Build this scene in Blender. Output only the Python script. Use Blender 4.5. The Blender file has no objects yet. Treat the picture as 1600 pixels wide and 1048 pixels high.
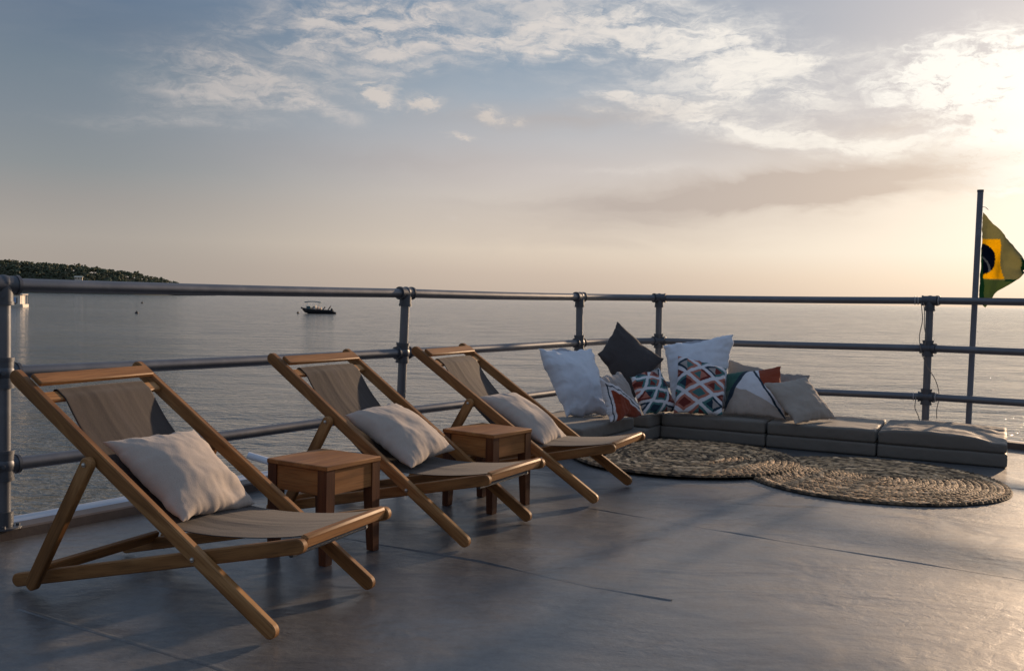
import bpy, bmesh, math, random
from math import sin, cos, pi, sqrt, radians, atan2, hypot
from mathutils import Vector, Matrix, noise

random.seed(7)
scene = bpy.context.scene
COL = scene.collection

# ---------------------------------------------------------------- camera
PITCH, ROLL, F_PX = 0.0393, 0.0207, 1495.0
cam_d = bpy.data.cameras.new('camera')
cam_d.sensor_width = 36.0
cam_d.lens = F_PX / 1600.0 * 36.0
cam_d.clip_start = 0.05
cam_d.clip_end = 90000.0
cam = bpy.data.objects.new('camera', cam_d)
COL.objects.link(cam)
cam.matrix_world = (Matrix.Translation((0, 0, 1.12)) @ Matrix.Rotation(pi / 2 - PITCH, 4, 'X')
                    @ Matrix.Rotation(ROLL, 4, 'Z'))
scene.camera = cam

# ---------------------------------------------------------------- exposure
scene.render.engine = 'CYCLES'
scene.cycles.use_denoising = True
scene.cycles.max_bounces = 6
scene.view_settings.view_transform = 'Standard'
scene.view_settings.look = 'None'
scene.view_settings.exposure = 0.0
scene.view_settings.gamma = 1.0

SUN_AZ, SUN_EL = radians(38.5), radians(11.5)     # azimuth from +Y towards +X

# ---------------------------------------------------------------- node helpers
class NT:
    def __init__(s, tree):
        s.t = tree; s.n = tree.nodes; s.l = tree.links
    def node(s, typ, **kw):
        nd = s.n.new(typ)
        for k, v in kw.items(): setattr(nd, k, v)
        return nd
    def put(s, sock, v):
        if v is None: return
        if hasattr(v, 'is_output') or hasattr(v, 'links'): s.l.new(v, sock)
        else:
            try: sock.default_value = v
            except Exception: sock.default_value = tuple(v) + (1.0,)
    def math(s, op, a, b=None, c=None, clamp=False):
        nd = s.node('ShaderNodeMath', operation=op, use_clamp=clamp)
        s.put(nd.inputs[0], a); s.put(nd.inputs[1], b)
        if c is not None: s.put(nd.inputs[2], c)
        return nd.outputs[0]
    def vmath(s, op, a, b=None, scale=None):
        nd = s.node('ShaderNodeVectorMath', operation=op)
        s.put(nd.inputs[0], a)
        if b is not None: s.put(nd.inputs[1], b)
        if scale is not None: s.put(nd.inputs['Scale'], scale)
        return nd.outputs['Value'] if op in ('DOT_PRODUCT', 'LENGTH') else nd.outputs[0]
    def mix(s, fac, a, b, blend='MIX'):
        nd = s.node('ShaderNodeMix', data_type='RGBA', blend_type=blend)
        s.put(nd.inputs[0], fac); s.put(nd.inputs[6], a); s.put(nd.inputs[7], b)
        return nd.outputs[2]
    def noise(s, vec, scale, detail=4.0, rough=0.55, dist=0.0, out='Fac'):
        nd = s.node('ShaderNodeTexNoise')
        s.put(nd.inputs['Vector'], vec); s.put(nd.inputs['Scale'], scale)
        s.put(nd.inputs['Detail'], detail); s.put(nd.inputs['Roughness'], rough); s.put(nd.inputs['Distortion'], dist)
        return nd.outputs[out]
    def map(s, vec, scale=(1, 1, 1), rot=(0, 0, 0), loc=(0, 0, 0), typ='POINT'):
        nd = s.node('ShaderNodeMapping', vector_type=typ)
        s.put(nd.inputs[0], vec)
        nd.inputs['Location'].default_value = loc
        nd.inputs['Rotation'].default_value = rot
        nd.inputs['Scale'].default_value = scale
        return nd.outputs[0]
    def ramp(s, fac, stops, interp='LINEAR'):
        nd = s.node('ShaderNodeValToRGB'); s.put(nd.inputs[0], fac)
        cr = nd.color_ramp; cr.interpolation = interp
        while len(cr.elements) < len(stops): cr.elements.new(0.5)
        for e, (p, c) in zip(cr.elements, stops):
            e.position = p; e.color = (tuple(c) + (1.0,))[:4] if hasattr(c, '__len__') else (c, c, c, 1)
        return nd.outputs[0]
    def smooth(s, x, a, b):
        nd = s.node('ShaderNodeMapRange', interpolation_type='SMOOTHSTEP')
        s.put(nd.inputs[0], x); nd.inputs[1].default_value = a; nd.inputs[2].default_value = b
        return nd.outputs[0]

def srgb(r, g, b):
    f = lambda c: (c / 255 / 12.92) if c / 255 <= 0.04045 else ((c / 255 + 0.055) / 1.055) ** 2.4
    return (f(r), f(g), f(b))

# ---------------------------------------------------------------- sky (world)
world = bpy.data.worlds.new('World'); scene.world = world
world.use_nodes = True
def build_world():
    w = NT(world.node_tree); w.n.clear()
    tc = w.node('ShaderNodeTexCoord').outputs['Generated']
    sep = w.node('ShaderNodeSeparateXYZ'); w.put(sep.inputs[0], tc)
    az = w.math('ARCTAN2', sep.outputs[0], sep.outputs[1])
    el = w.math('ARCSINE', sep.outputs[2])
    com = w.node('ShaderNodeCombineXYZ'); w.put(com.inputs[0], az); w.put(com.inputs[1], el)
    P = com.outputs[0]
    sun = (sin(SUN_AZ) * cos(SUN_EL), cos(SUN_AZ) * cos(SUN_EL), sin(SUN_EL))
    ang = w.math('ARCCOSINE', w.vmath('DOT_PRODUCT', tc, sun))          # angle from the sun
    elp = w.math('MULTIPLY', w.math('MAXIMUM', el, 0.0), 2.0)           # ramp position = el*2 (0.5 rad -> 1)
    cold = w.ramp(elp, [(0.0, srgb(172, 160, 150)), (0.10, srgb(174, 166, 158)), (0.17, srgb(160, 156, 153)), (0.235, srgb(144, 149, 152)),
                        (0.33, srgb(130, 140, 150)), (0.42, srgb(120, 134, 147)), (0.54, srgb(98, 118, 142)), (0.66, srgb(104, 124, 150)), (1.0, srgb(134, 152, 177))])
    mid = w.ramp(elp, [(0.0, srgb(202, 184, 168)), (0.05, srgb(212, 194, 178)), (0.10, srgb(228, 212, 194)), (0.18, srgb(216, 204, 193)), (0.27, srgb(203, 196, 194)),
                       (0.34, srgb(186, 189, 195)), (0.42, srgb(160, 173, 187)), (0.54, srgb(126, 150, 173)), (1.0, srgb(138, 154, 177))])
    warm = w.ramp(elp, [(0.0, srgb(250, 224, 198)), (0.05, srgb(255, 234, 210)), (0.10, srgb(255, 243, 226)), (0.22, srgb(248, 236, 222)),
                        (0.36, srgb(208, 202, 202)), (0.48, srgb(198, 195, 198)), (0.62, srgb(190, 189, 196)), (1.0, srgb(142, 154, 174))])
    f1 = w.smooth(ang, 1.12, 0.62); f2 = w.smooth(ang, 0.68, 0.20)
    base = w.mix(f2, w.mix(f1, cold, mid), warm)
    fac = w.math('ADD', w.math('MULTIPLY', f1, 0.5), w.math('MULTIPLY', f2, 0.5))
    # warped coordinates for wisps
    n1 = w.noise(w.map(P, scale=(5.0, 11.0, 1)), 1.0, 5, 0.6, 0.6, out='Color')
    warp = w.vmath('SCALE', w.vmath('SUBTRACT', n1, (0.5, 0.5, 0.5)), scale=0.13)
    warp = w.vmath('MULTIPLY', warp, (1.0, 0.55, 0.0))
    PW = w.vmath('ADD', P, warp)
    n2 = w.noise(w.map(P, scale=(16, 34, 1)), 1.0, 6, 0.62, 0.3, out='Color')
    warp2 = w.vmath('MULTIPLY', w.vmath('SUBTRACT', n2, (0.5, 0.5, 0.5)), (0.045, 0.035, 0.0))
    PP = w.vmath('ADD', P, warp2)
    def blobs(lst, vec, k=1.45):
        tot = None
        for (a, e, rx, ry, rot, st) in lst:
            m = w.map(vec, loc=(a, e, 0), rot=(0, 0, rot), scale=(rx * k, ry * k, 1), typ='TEXTURE')
            g = w.node('ShaderNodeTexGradient', gradient_type='QUADRATIC_SPHERE'); w.put(g.inputs[0], m)
            tot = w.math('MULTIPLY', g.outputs['Fac'], st) if tot is None else w.math('MULTIPLY_ADD', g.outputs['Fac'], st, tot)
        return tot
    WISP = [(-0.3068, 0.2057, 0.1334, 0.0421, -0.0698, 0.55), (-0.2328, 0.196, 0.0983, 0.0239, -0.2094, 0.55), (-0.2019, 0.2558, 0.1615, 0.0527, 0.1396, 0.5), (-0.1251, 0.2845, 0.1054, 0.0492, -0.0, 0.5), (-0.026, 0.2538, 0.1615, 0.0239, 0.1396, 0.8), (0.0924, 0.2715, 0.1826, 0.0351, -0.0349, 0.6), (0.1965, 0.2486, 0.1686, 0.0492, -0.1396, 0.65), (0.2722, 0.2249, 0.1054, 0.0435, -0.4189, 0.55), (0.2102, 0.2117, 0.1194, 0.0211, 0.3491, 0.7), (0.1171, 0.2037, 0.0773, 0.0126, -0.0873, 0.7), (0.2048, 0.1821, 0.1334, 0.0126, -0.2094, 0.75), (0.3106, 0.1623, 0.1686, 0.014, -0.0698, 0.6), (0.3873, 0.1452, 0.1545, 0.0267, -0.1047, 0.5), (0.4001, 0.1015, 0.1054, 0.0112, 0.0349, 0.55),
            (-0.9, 0.25, 0.4, 0.09, 0.1, 0.5), (1.3, 0.3, 0.4, 0.1, 0.1, 0.6), (0.1, 0.48, 0.5, 0.07, 0.0, 0.6)]
    PUFF = [(-0.1433, 0.1998, 0.0492, 0.0225, -0.3142, 1.0), (-0.0941, 0.195, 0.0281, 0.019, 0.0, 1.0), (-0.0299, 0.1888, 0.0253, 0.0169, 0.0, 0.9), (-0.0032, 0.1805, 0.0309, 0.0105, -0.1396, 0.8), (-0.0539, 0.1633, 0.0323, 0.0063, -0.1047, 0.7), (0.4238, 0.2162, 0.1405, 0.0597, 0.1047, 1.2), (0.4785, 0.1839, 0.1194, 0.0983, 0.0, 1.5), (0.4699, 0.133, 0.1194, 0.0421, 0.0, 1.1), (0.4656, 0.1069, 0.0421, 0.007, 0.0, 0.6), (0.3247, 0.1337, 0.0098, 0.0056, 0.0, 0.7), (-0.0623, 0.0798, 0.0169, 0.0098, 0.0, 0.35), (0.0812, 0.193, 0.0351, 0.007, -0.0524, 0.5)]
    GREY = [(0.05, 0.185, 0.22, 0.02, 0.05, .5), (0.25, 0.10, 0.30, 0.012, 0.03, .9), (-0.10, 0.14, 0.3, 0.03, 0.04, .35), (0.2939, 0.1181, 0.23, 0.026, 0.06, 1.9), (0.13, 0.0818, 0.2669, 0.0316, 0.0524, 0.6), (0.369, 0.1757, 0.1194, 0.0197, -0.0524, 0.45), (-0.3946, 0.2464, 0.2318, 0.0632, -0.1047, 0.4), (0.2435, 0.1521, 0.1405, 0.0155, -0.0873, 0.4)]
    # streaky fibre noise for the cirrus, cellular one for the altocumulus by the sun
    fib = w.noise(w.map(PW, scale=(6, 34, 1), rot=(0, 0, 0.12)), 1.0, 7, 0.62, 0.5)
    cell = w.noise(w.map(PP, scale=(34, 92, 1), rot=(0, 0, 0.12)), 1.0, 6, 0.68, 0.25)
    fib2 = w.noise(w.map(PP, scale=(24, 70, 1), rot=(0, 0, 0.2)), 1.0, 7, 0.68, 0.8)
    VEIL = [(-0.24, 0.30, 0.10, 0.05, 0.9, .5), (-0.10, 0.225, 0.22, 0.018, 0.1, .5), (-0.33, 0.165, 0.20, 0.02, 0.05, .4), (0.06, 0.30, 0.30, 0.02, -0.05, .6), (0.30, 0.26, 0.22, 0.02, -0.25, .5), (0.13, 0.135, 0.25, 0.014, 0.03, .4), (-0.31, 0.205, 0.17, 0.06, -0.05, .55), (-0.15, 0.255, 0.24, 0.06, 0.1, .75), (0.05, 0.262, 0.24, 0.055, 0.05, .8), (0.21, 0.225, 0.22, 0.075, -0.25, .9), (0.16, 0.185, 0.16, 0.022, -0.15, .6), (0.33, 0.162, 0.24, 0.026, -0.06, .75), (0.40, 0.115, 0.16, 0.018, 0.0, .6)]
    dv = w.math('MULTIPLY', blobs(VEIL, PW, 1.3), w.math('MULTIPLY_ADD', fib, 3.2, -0.6))
    dv = w.math('MULTIPLY', dv, w.math('MULTIPLY_ADD', fib2, 2.0, 0.0))
    dv = w.math('MULTIPLY', w.smooth(dv, 0.0, 1.1), 0.75)
    dw = w.math('MULTIPLY', blobs(WISP, PW, 1.35), w.math('ADD', w.math('MULTIPLY_ADD', fib, 4.2, -0.85), w.math('MULTIPLY_ADD', fib2, 3.6, -1.8)))
    dw = w.smooth(dw, 0.02, 0.9)
    dw = w.math('MAXIMUM', dw, dv)
    dw = w.math('MULTIPLY', dw, w.smooth(w.math('ADD', w.math('MULTIPLY', fib, 0.5), w.math('MULTIPLY', fib2, 0.6)), 0.30, 0.66))
    dp = w.math('MULTIPLY', blobs(PUFF, PP, 1.12), w.math('MULTIPLY_ADD', cell, 5.0, -1.65))
    dp = w.smooth(dp, 0.03, 0.85)
    veil = w.math('MULTIPLY', w.smooth(w.noise(w.map(PW, scale=(2.2, 9, 1)), 1.0, 5, 0.55), 0.45, 0.8), w.smooth(el, 0.03, 0.22))
    dg = w.math('MULTIPLY', blobs(GREY, PW), w.math('MULTIPLY_ADD', fib, 1.6, 0.3), clamp=True)
    greyc = w.ramp(fac, [(0.0, srgb(96, 115, 138)), (0.5, srgb(184, 172, 166)), (1.0, srgb(196, 179, 168))])
    c = w.mix(w.math('MULTIPLY', veil, 0.22), base, w.mix(fac, srgb(180, 178, 178), srgb(246, 234, 222)))
    wc = w.ramp(fac, [(0.0, srgb(196, 190, 187)), (0.45, srgb(218, 210, 205)), (0.7, srgb(252, 245, 236)), (1.0, srgb(255, 250, 240))])
    c = w.mix(w.math('MULTIPLY', dw, 0.96), c, wc)
    pc = w.ramp(fac, [(0.0, srgb(205, 198, 192)), (0.45, srgb(221, 211, 203)), (0.75, srgb(255, 250, 240)), (1.0, srgb(255, 252, 245))])
    c = w.mix(w.math('MULTIPLY', dp, 0.92), c, pc)
    c = w.mix(w.math('MULTIPLY', dg, 0.85), c, greyc)
    # brightness round the sun
    glow = w.ramp(w.math('DIVIDE', ang, 0.5), [(0.0, 1.0), (0.15, 0.5), (0.38, 0.12), (0.7, 0.02), (1.0, 0.0)], 'B_SPLINE')
    c = w.mix(1.0, c, w.mix(1.0, w.mix(glow, (0, 0, 0), (1.0, 0.90, 0.78)), (0.7, 0.7, 0.7), 'MULTIPLY'), 'ADD')
    # a share of the physical sky
    sky = w.node('ShaderNodeTexSky', sky_type='NISHITA', sun_disc=False)
    sky.sun_elevation = SUN_EL; sky.sun_rotation = SUN_AZ
    sky.dust_density = 3.0
    nish = w.mix(1.0, sky.outputs[0], (0.05, 0.05, 0.05), 'MULTIPLY')
    c = w.mix(0.08, c, nish)
    bg = w.node('ShaderNodeBackground'); w.put(bg.inputs[0], c); bg.inputs[1].default_value = 1.0
    out = w.node('ShaderNodeOutputWorld'); w.l.new(bg.outputs[0], out.inputs[0])
build_world()
world.cycles.sampling_method = 'MANUAL'; world.cycles.sample_map_resolution = 1024

# ---------------------------------------------------------------- sun
sl = bpy.data.lights.new('sun', 'SUN'); sl.energy = 5.0; sl.angle = radians(1.6); sl.color = (1.0, 0.69, 0.43)
so = bpy.data.objects.new('sun', sl); COL.objects.link(so)
sd = Vector((sin(SUN_AZ) * cos(SUN_EL), cos(SUN_AZ) * cos(SUN_EL), sin(SUN_EL)))
so.rotation_euler = sd.to_track_quat('Z', 'Y').to_euler()
so.location = sd * 50

# ---------------------------------------------------------------- materials
def material(name):
    m = bpy.data.materials.new(name); m.use_nodes = True
    w = NT(m.node_tree); w.n.clear()
    out = w.node('ShaderNodeOutputMaterial')
    b = w.node('ShaderNodeBsdfPrincipled')
    w.l.new(b.outputs[0], out.inputs[0])
    return m, w, b, out
def bump(w, b, h, strength, dist):
    nd = w.node('ShaderNodeBump'); w.put(nd.inputs['Height'], h)
    nd.inputs['Strength'].default_value = strength; nd.inputs['Distance'].default_value = dist
    w.l.new(nd.outputs[0], b.inputs['Normal']); w.l.new(nd.outputs[0], b.inputs['Coat Normal'])
    return nd
def objco(w): return w.node('ShaderNodeTexCoord').outputs['Object']
def attr(w, name, out='Color'):
    return w.node('ShaderNodeAttribute', attribute_name=name).outputs[out]

def wood_mat(name, c1, c2, c3, rough=0.42):
    m, w, b, o = material(name)
    g = attr(w, 'grain', 'Vector')
    big = w.noise(w.map(g, scale=(1.2, 12, 12)), 1.0, 4, 0.6, 1.2)
    fine = w.noise(w.map(g, scale=(7, 170, 170)), 1.0, 4, 0.6)
    blot = w.noise(w.map(g, scale=(5, 9, 9)), 1.0, 3, 0.5)
    c = w.ramp(big, [(0.28, c1), (0.5, c2), (0.74, c3)])
    c = w.mix(w.math('MULTIPLY', w.smooth(fine, 0.45, 0.75), 0.55), c, tuple(x * 0.45 for x in c1))
    c = w.mix(w.math('MULTIPLY', w.smooth(blot, 0.5, 0.8), 0.45), c, tuple(x * 0.5 for x in c2))
    w.put(b.inputs['Base Color'], c)
    b.inputs['Specular IOR Level'].default_value = 0.28
    w.put(b.inputs['Roughness'], w.math('MULTIPLY_ADD', blot, 0.25, rough - 0.1))
    bump(w, b, w.math('ADD', fine, w.math('MULTIPLY', big, 0.6)), 0.25, 0.0015)
    return m
TEAK = wood_mat('teak_wood', (0.13, 0.054, 0.016), (0.28, 0.130, 0.044), (0.44, 0.235, 0.095), 0.55)
TABLE_TOP = wood_mat('table_top_wood', (0.19, 0.075, 0.021), (0.30, 0.128, 0.040), (0.40, 0.195, 0.070), 0.52)
TABLE_LEG = wood_mat('table_leg_wood', (0.06, 0.02, 0.009), (0.10, 0.035, 0.014), (0.145, 0.056, 0.022), 0.42)

def metal_paint(name, col, rough=0.38, metallic=0.0, scuff=0.3):
    m, w, b, o = material(name)
    oc = objco(w)
    n = w.noise(oc, 6, 5, 0.6); n2 = w.noise(oc, 60, 4, 0.6)
    c = w.mix(w.math('MULTIPLY', w.smooth(n, 0.42, 0.75), scuff), col, tuple(x * 1.9 + 0.02 for x in col))
    c = w.mix(w.math('MULTIPLY', w.smooth(n2, 0.6, 0.8), scuff), c, tuple(x * 0.5 for x in col))
    w.put(b.inputs['Base Color'], c); b.inputs['Metallic'].default_value = metallic
    w.put(b.inputs['Roughness'], w.math('MULTIPLY_ADD', n, 0.25, rough - 0.1))
    bump(w, b, n2, 0.2, 0.001)
    return m
RAIL = metal_paint('rail_paint', (0.135, 0.145, 0.168), 0.40, 0.6, 0.22)
CLAMP = metal_paint('clamp_paint', (0.085, 0.094, 0.112), 0.45, 0.5, 0.22)
POLE = metal_paint('pole_paint', (0.13, 0.145, 0.18), 0.42, 0.2)
BOLT = metal_paint('bolt_steel', (0.5, 0.48, 0.45), 0.35, 0.9, 0.1)
WHITEPIPE = metal_paint('white_pipe_paint', (0.62, 0.66, 0.74), 0.5, 0.0, 0.15)

def fabric(name, col, var=0.18, weave=420.0, rough=0.9, trans=0.0, blot=9.0, cattr=None, bstr=0.35):
    m, w, b, o = material(name)
    oc = objco(w)
    base = attr(w, cattr) if cattr else col
    n = w.noise(oc, blot, 4, 0.6); f1 = w.noise(w.map(oc, scale=(weave, weave * 0.3, weave)), 1.0, 2, 0.5)
    k = w.math('ADD', w.math('MULTIPLY_ADD', n, var * 2, 1 - var), w.math('MULTIPLY_ADD', f1, 0.3, -0.15))
    c = w.mix(1.0, base, w.vmath('SCALE', (1, 1, 1), scale=k), 'MULTIPLY')
    w.put(b.inputs['Base Color'], c); b.inputs['Roughness'].default_value = rough
    b.inputs['Specular IOR Level'].default_value = 0.2
    b.inputs['Sheen Weight'].default_value = 0.15
    bump(w, b, w.math('ADD', f1, w.math('MULTIPLY', w.noise(oc, 30, 4, 0.6), 0.8)), bstr, 0.002)
    if trans:
        t = w.node('ShaderNodeBsdfTranslucent'); w.put(t.inputs[0], c)
        mx = w.node('ShaderNodeMixShader'); mx.inputs[0].default_value = trans
        w.l.new(b.outputs[0], mx.inputs[1]); w.l.new(t.outputs[0], mx.inputs[2]); w.l.new(mx.outputs[0], o.inputs[0])
    return m
LINEN = fabric('linen_pillow_fabric', (0.40, 0.345, 0.305), 0.14)
WHITEF = fabric('white_pillow_fabric', (0.62, 0.66, 0.74), 0.06)
CHARF = fabric('charcoal_pillow_fabric', (0.062, 0.056, 0.058), 0.12)
BEIGEF = fabric('beige_pillow_fabric', (0.34, 0.30, 0.265), 0.16)
GREYF = fabric('grey_pillow_fabric', (0.25, 0.225, 0.21), 0.14)
PRINTF = fabric('printed_pillow_fabric', None, 0.07, cattr='print')
CANVAS = fabric('sling_canvas', None, 0.12, trans=0.06, cattr='print', rough=0.8)
CUSH = fabric('seat_cushion_fabric', (0.150, 0.133, 0.116), 0.10, rough=0.62, blot=4.0, bstr=0.15)
FLAGF = fabric('flag_fabric', None, 0.08, trans=0.7, cattr='print', weave=200)
JUTE = None
def jute():
    m, w, b, o = material('braided_jute')
    oc = objco(w); c = attr(w, 'print')
    n = w.noise(oc, 220, 3, 0.6)
    c = w.mix(1.0, c, w.vmath('SCALE', (1, 1, 1), scale=w.math('MULTIPLY_ADD', n, 1.2, 0.4)), 'MULTIPLY')
    w.put(b.inputs['Base Color'], c); b.inputs['Roughness'].default_value = 0.75
    b.inputs['Specular IOR Level'].default_value = 0.3
    bump(w, b, n, 0.6, 0.003)
    return m
JUTE = jute()

def deck_mat():
    m, w, b, o = material('deck_paint')
    oc = objco(w)
    rot = (0, 0, radians(27))
    big = w.noise(w.map(oc, scale=(0.9, 0.9, 1)), 1.0, 4, 0.55, 0.5)
    brush = w.noise(w.map(oc, rot=rot, scale=(1.8, 4, 1)), 1.0, 6, 0.66, 1.2)
    fine = w.noise(oc, 70, 5, 0.65)
    spots = w.noise(oc, 9, 6, 0.62)
    c = w.ramp(big, [(0.3, (0.028, 0.031, 0.038)), (0.52, (0.068, 0.070, 0.075)), (0.74, (0.124, 0.121, 0.120))])
    c = w.mix(w.math('MULTIPLY', w.smooth(brush, 0.48, 0.78), 0.35), c, (0.085, 0.084, 0.085))
    c = w.mix(w.math('MULTIPLY', w.smooth(spots, 0.56, 0.78), 0.45), c, (0.026, 0.029, 0.036))
    grain = w.noise(oc, 26, 8, 0.82)
    c = w.mix(1.0, c, w.vmath('SCALE', (1, 1, 1), scale=w.math('MULTIPLY_ADD', grain, 2.2, -0.1)), 'MULTIPLY')
    scr = w.noise(w.map(oc, rot=(0, 0, 0.5), scale=(1.2, 70, 1)), 1.0, 3, 0.6, 0.6)
    c = w.mix(w.math('MULTIPLY', w.smooth(scr, 0.66, 0.74), 0.35), c, (0.16, 0.155, 0.15))
    vor = w.node('ShaderNodeTexVoronoi', feature='F1'); w.put(vor.inputs['Vector'], w.vmath('ADD', oc, w.vmath('SCALE', w.noise(oc, 40, 2, 0.5, out='Color'), scale=0.02))); vor.inputs['Scale'].default_value = 2.3
    rnd = w.node('ShaderNodeSeparateColor'); w.put(rnd.inputs[0], vor.outputs['Color'])
    chip = w.math('MULTIPLY', w.math('LESS_THAN', vor.outputs['Distance'], 0.022), w.math('GREATER_THAN', rnd.outputs[0], 0.72))
    c = w.mix(chip, c, (0.42, 0.45, 0.48))
    w.put(b.inputs['Base Color'], c)
    r = w.math('ADD', w.math('MULTIPLY_ADD', big, 0.24, 0.40), w.math('MULTIPLY', w.math('SUBTRACT', spots, 0.5), 0.30))
    w.put(b.inputs['Roughness'], r)
    b.inputs['Specular IOR Level'].default_value = 0.8
    b.inputs['Coat Weight'].default_value = 0.55
    w.put(b.inputs['Coat Roughness'], w.math('MULTIPLY_ADD', spots, 0.3, 0.06))
    dents = w.noise(w.map(oc, rot=(0, 0, radians(-60)), scale=(1.0, 1.7, 1)), 1.7, 3, 0.5, 0.6)
    rough_zone = w.smooth(w.noise(oc, 0.9, 2, 0.5), 0.42, 0.62)
    grit = w.noise(w.map(oc, rot=rot, scale=(15, 20, 14)), 1.0, 5, 0.62, 0.9)
    h = w.math('MULTIPLY', dents, 0.015)
    h = w.math('MULTIPLY_ADD', w.math('MULTIPLY', grit, w.math('MULTIPLY_ADD', rough_zone, 0.85, 0.08)), 0.0030, h)
    h = w.math('MULTIPLY_ADD', fine, 0.0006, h)
    h = w.math('MULTIPLY_ADD', brush, 0.0018, h)
    bump(w, b, h, 1.0, 1.0)
    return m
DECK = deck_mat()
def simple(name, col, rough=0.6, scale=5.0, var=0.3, bmp=0.2, metallic=0.0):
    m, w, b, o = material(name)
    oc = objco(w); n = w.noise(oc, scale, 5, 0.6)
    c = w.mix(n, tuple(x * (1 - var) for x in col), tuple(x * (1 + var) for x in col))
    w.put(b.inputs['Base Color'], c); b.inputs['Roughness'].default_value = rough; b.inputs['Metallic'].default_value = metallic
    bump(w, b, w.noise(oc, scale * 8, 4, 0.6), bmp, 0.004)
    return m
COAM = simple('coaming_paint', (0.085, 0.066, 0.06), 0.5, 9, 0.45)
GUNW = simple('gunwale_paint', (0.50, 0.53, 0.60), 0.5, 7, 0.2)
HULL = simple('hull_paint', (0.03, 0.035, 0.045), 0.5)
CORD = simple('cord_fibre', (0.20, 0.18, 0.16), 0.8, 40)
TIE = simple('cable_tie_plastic', (0.42, 0.42, 0.43), 0.5, 40)
BLACKR = simple('black_rubber', (0.018, 0.019, 0.024), 0.55, 3)
BOATW = simple('boat_white_paint', (0.72, 0.66, 0.58), 0.5, 1, 0.12)
BOATC = simple('boat_cream_seat', (0.50, 0.36, 0.27), 0.7, 2)
BOATB = simple('boat_blue_panel', (0.24, 0.40, 0.66), 0.4, 1)
AWN = simple('boat_awning_cloth', (0.07, 0.14, 0.17), 0.7, 1)
BUOYM = simple('buoy_dark_paint', (0.03, 0.028, 0.028), 0.6, 3)
BUOYB = simple('buoy_brown_paint', (0.16, 0.10, 0.05), 0.6, 3)
HOUSEW = simple('house_wall_plaster', (0.6, 0.54, 0.44), 0.8, 0.4, 0.1)
HOUSER = simple('house_roof_sheet', (0.55, 0.50, 0.40), 0.7, 0.4, 0.1)
GLASS = simple('dark_window_glass', (0.03, 0.04, 0.06), 0.15, 1)
EARTH = simple('headland_earth', (0.05, 0.055, 0.03), 0.9, 0.02, 0.4)
def leafmat(name):
    m, w, b, o = material(name)
    w.put(b.inputs['Base Color'], attr(w, 'print')); b.inputs['Roughness'].default_value = 0.8
    return m
LEAF = leafmat('forest_foliage')
def water_mat():
    m, w, b, o = material('sea_water')
    oc = objco(w)
    b.inputs['Roughness'].default_value = 0.10; b.inputs['IOR'].default_value = 1.333
    big = w.noise(w.map(oc, rot=(0, 0, 0.5), scale=(0.004, 0.02, 1)), 1.0, 4, 0.6)
    w.put(b.inputs['Base Color'], w.mix(big, (0.115, 0.118, 0.108), (0.15, 0.150, 0.137)))
    w.put(b.inputs['Roughness'], w.math('MULTIPLY_ADD', big, 0.08, w.math('MULTIPLY_ADD', w.smooth(w.vmath('LENGTH', oc), 8.0, 120.0), 0.025, 0.04)))
    h1 = w.noise(w.map(oc, rot=(0, 0, 0.35), scale=(0.55, 1.15, 1)), 1.0, 4, 0.6, 0.4)
    h2 = w.noise(w.map(oc, rot=(0, 0, -0.5), scale=(1.9, 3.2, 1)), 1.0, 3, 0.6, 0.3)
    h3 = w.noise(w.map(oc, rot=(0, 0, 0.2), scale=(0.10, 0.22, 1)), 1.0, 2, 0.5)
    h = w.math('ADD', w.math('MULTIPLY', h1, 0.26), w.math('ADD', w.math('MULTIPLY', h2, 0.14), w.math('MULTIPLY', h3, 0.45)))
    far = w.math('MULTIPLY_ADD', w.smooth(w.vmath('LENGTH', oc), 8.0, 90.0), 0.62, 0.38)
    bn = bump(w, b, h, 1.0, 1.0)
    s1 = w.noise(w.map(oc, rot=(0, 0, 0.12), scale=(0.16, 0.42, 1)), 1.0, 7, 0.74, 0.3, out='Color')
    s2 = w.noise(w.map(oc, rot=(0, 0, -0.2), scale=(0.02, 0.05, 1)), 1.0, 4, 0.6, 0.0)
    k = w.math('MULTIPLY', far, w.math('MULTIPLY_ADD', s2, 1.3, 0.25))
    sl_ = w.vmath('SCALE', w.vmath('MULTIPLY', w.vmath('SUBTRACT', s1, (0.5, 0.5, 0.5)), (1.0, 1.0, 0.0)), scale=k)
    nn = w.vmath('NORMALIZE', w.vmath('ADD', bn.outputs[0], sl_))
    w.l.new(nn, b.inputs['Normal'])
    return m
WATER = water_mat()

# ---------------------------------------------------------------- mesh helpers
def link(name, me, mat, parent=None):
    o = bpy.data.objects.new(name, me); COL.objects.link(o)
    if mat and not me.materials: me.materials.append(mat)
    if parent is not None: o.parent = parent
    return o
def mesh(name, vs, fs, mat=None, parent=None, smooth=True, grain=None, colors=None, sharp=None):
    me = bpy.data.meshes.new(name)
    me.from_pydata([tuple(v) for v in vs], [], fs)
    if grain:
        a = me.attributes.new('grain', 'FLOAT_VECTOR', 'POINT')
        a.data.foreach_set('vector', [c for g in grain for c in g])
    if colors:
        a = me.attributes.new('print', 'FLOAT_COLOR', 'POINT')
        a.data.foreach_set('color', [c for g in colors for c in (g[0], g[1], g[2], 1.0)])
    me.update()
    bm = bmesh.new(); bm.from_mesh(me); bmesh.ops.recalc_face_normals(bm, faces=bm.faces); bm.to_mesh(me); bm.free()
    if smooth:
        for p in me.polygons: p.use_smooth = True
        if sharp: me.set_sharp_from_angle(angle=radians(sharp))
    return link(name, me, mat, parent)
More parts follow.
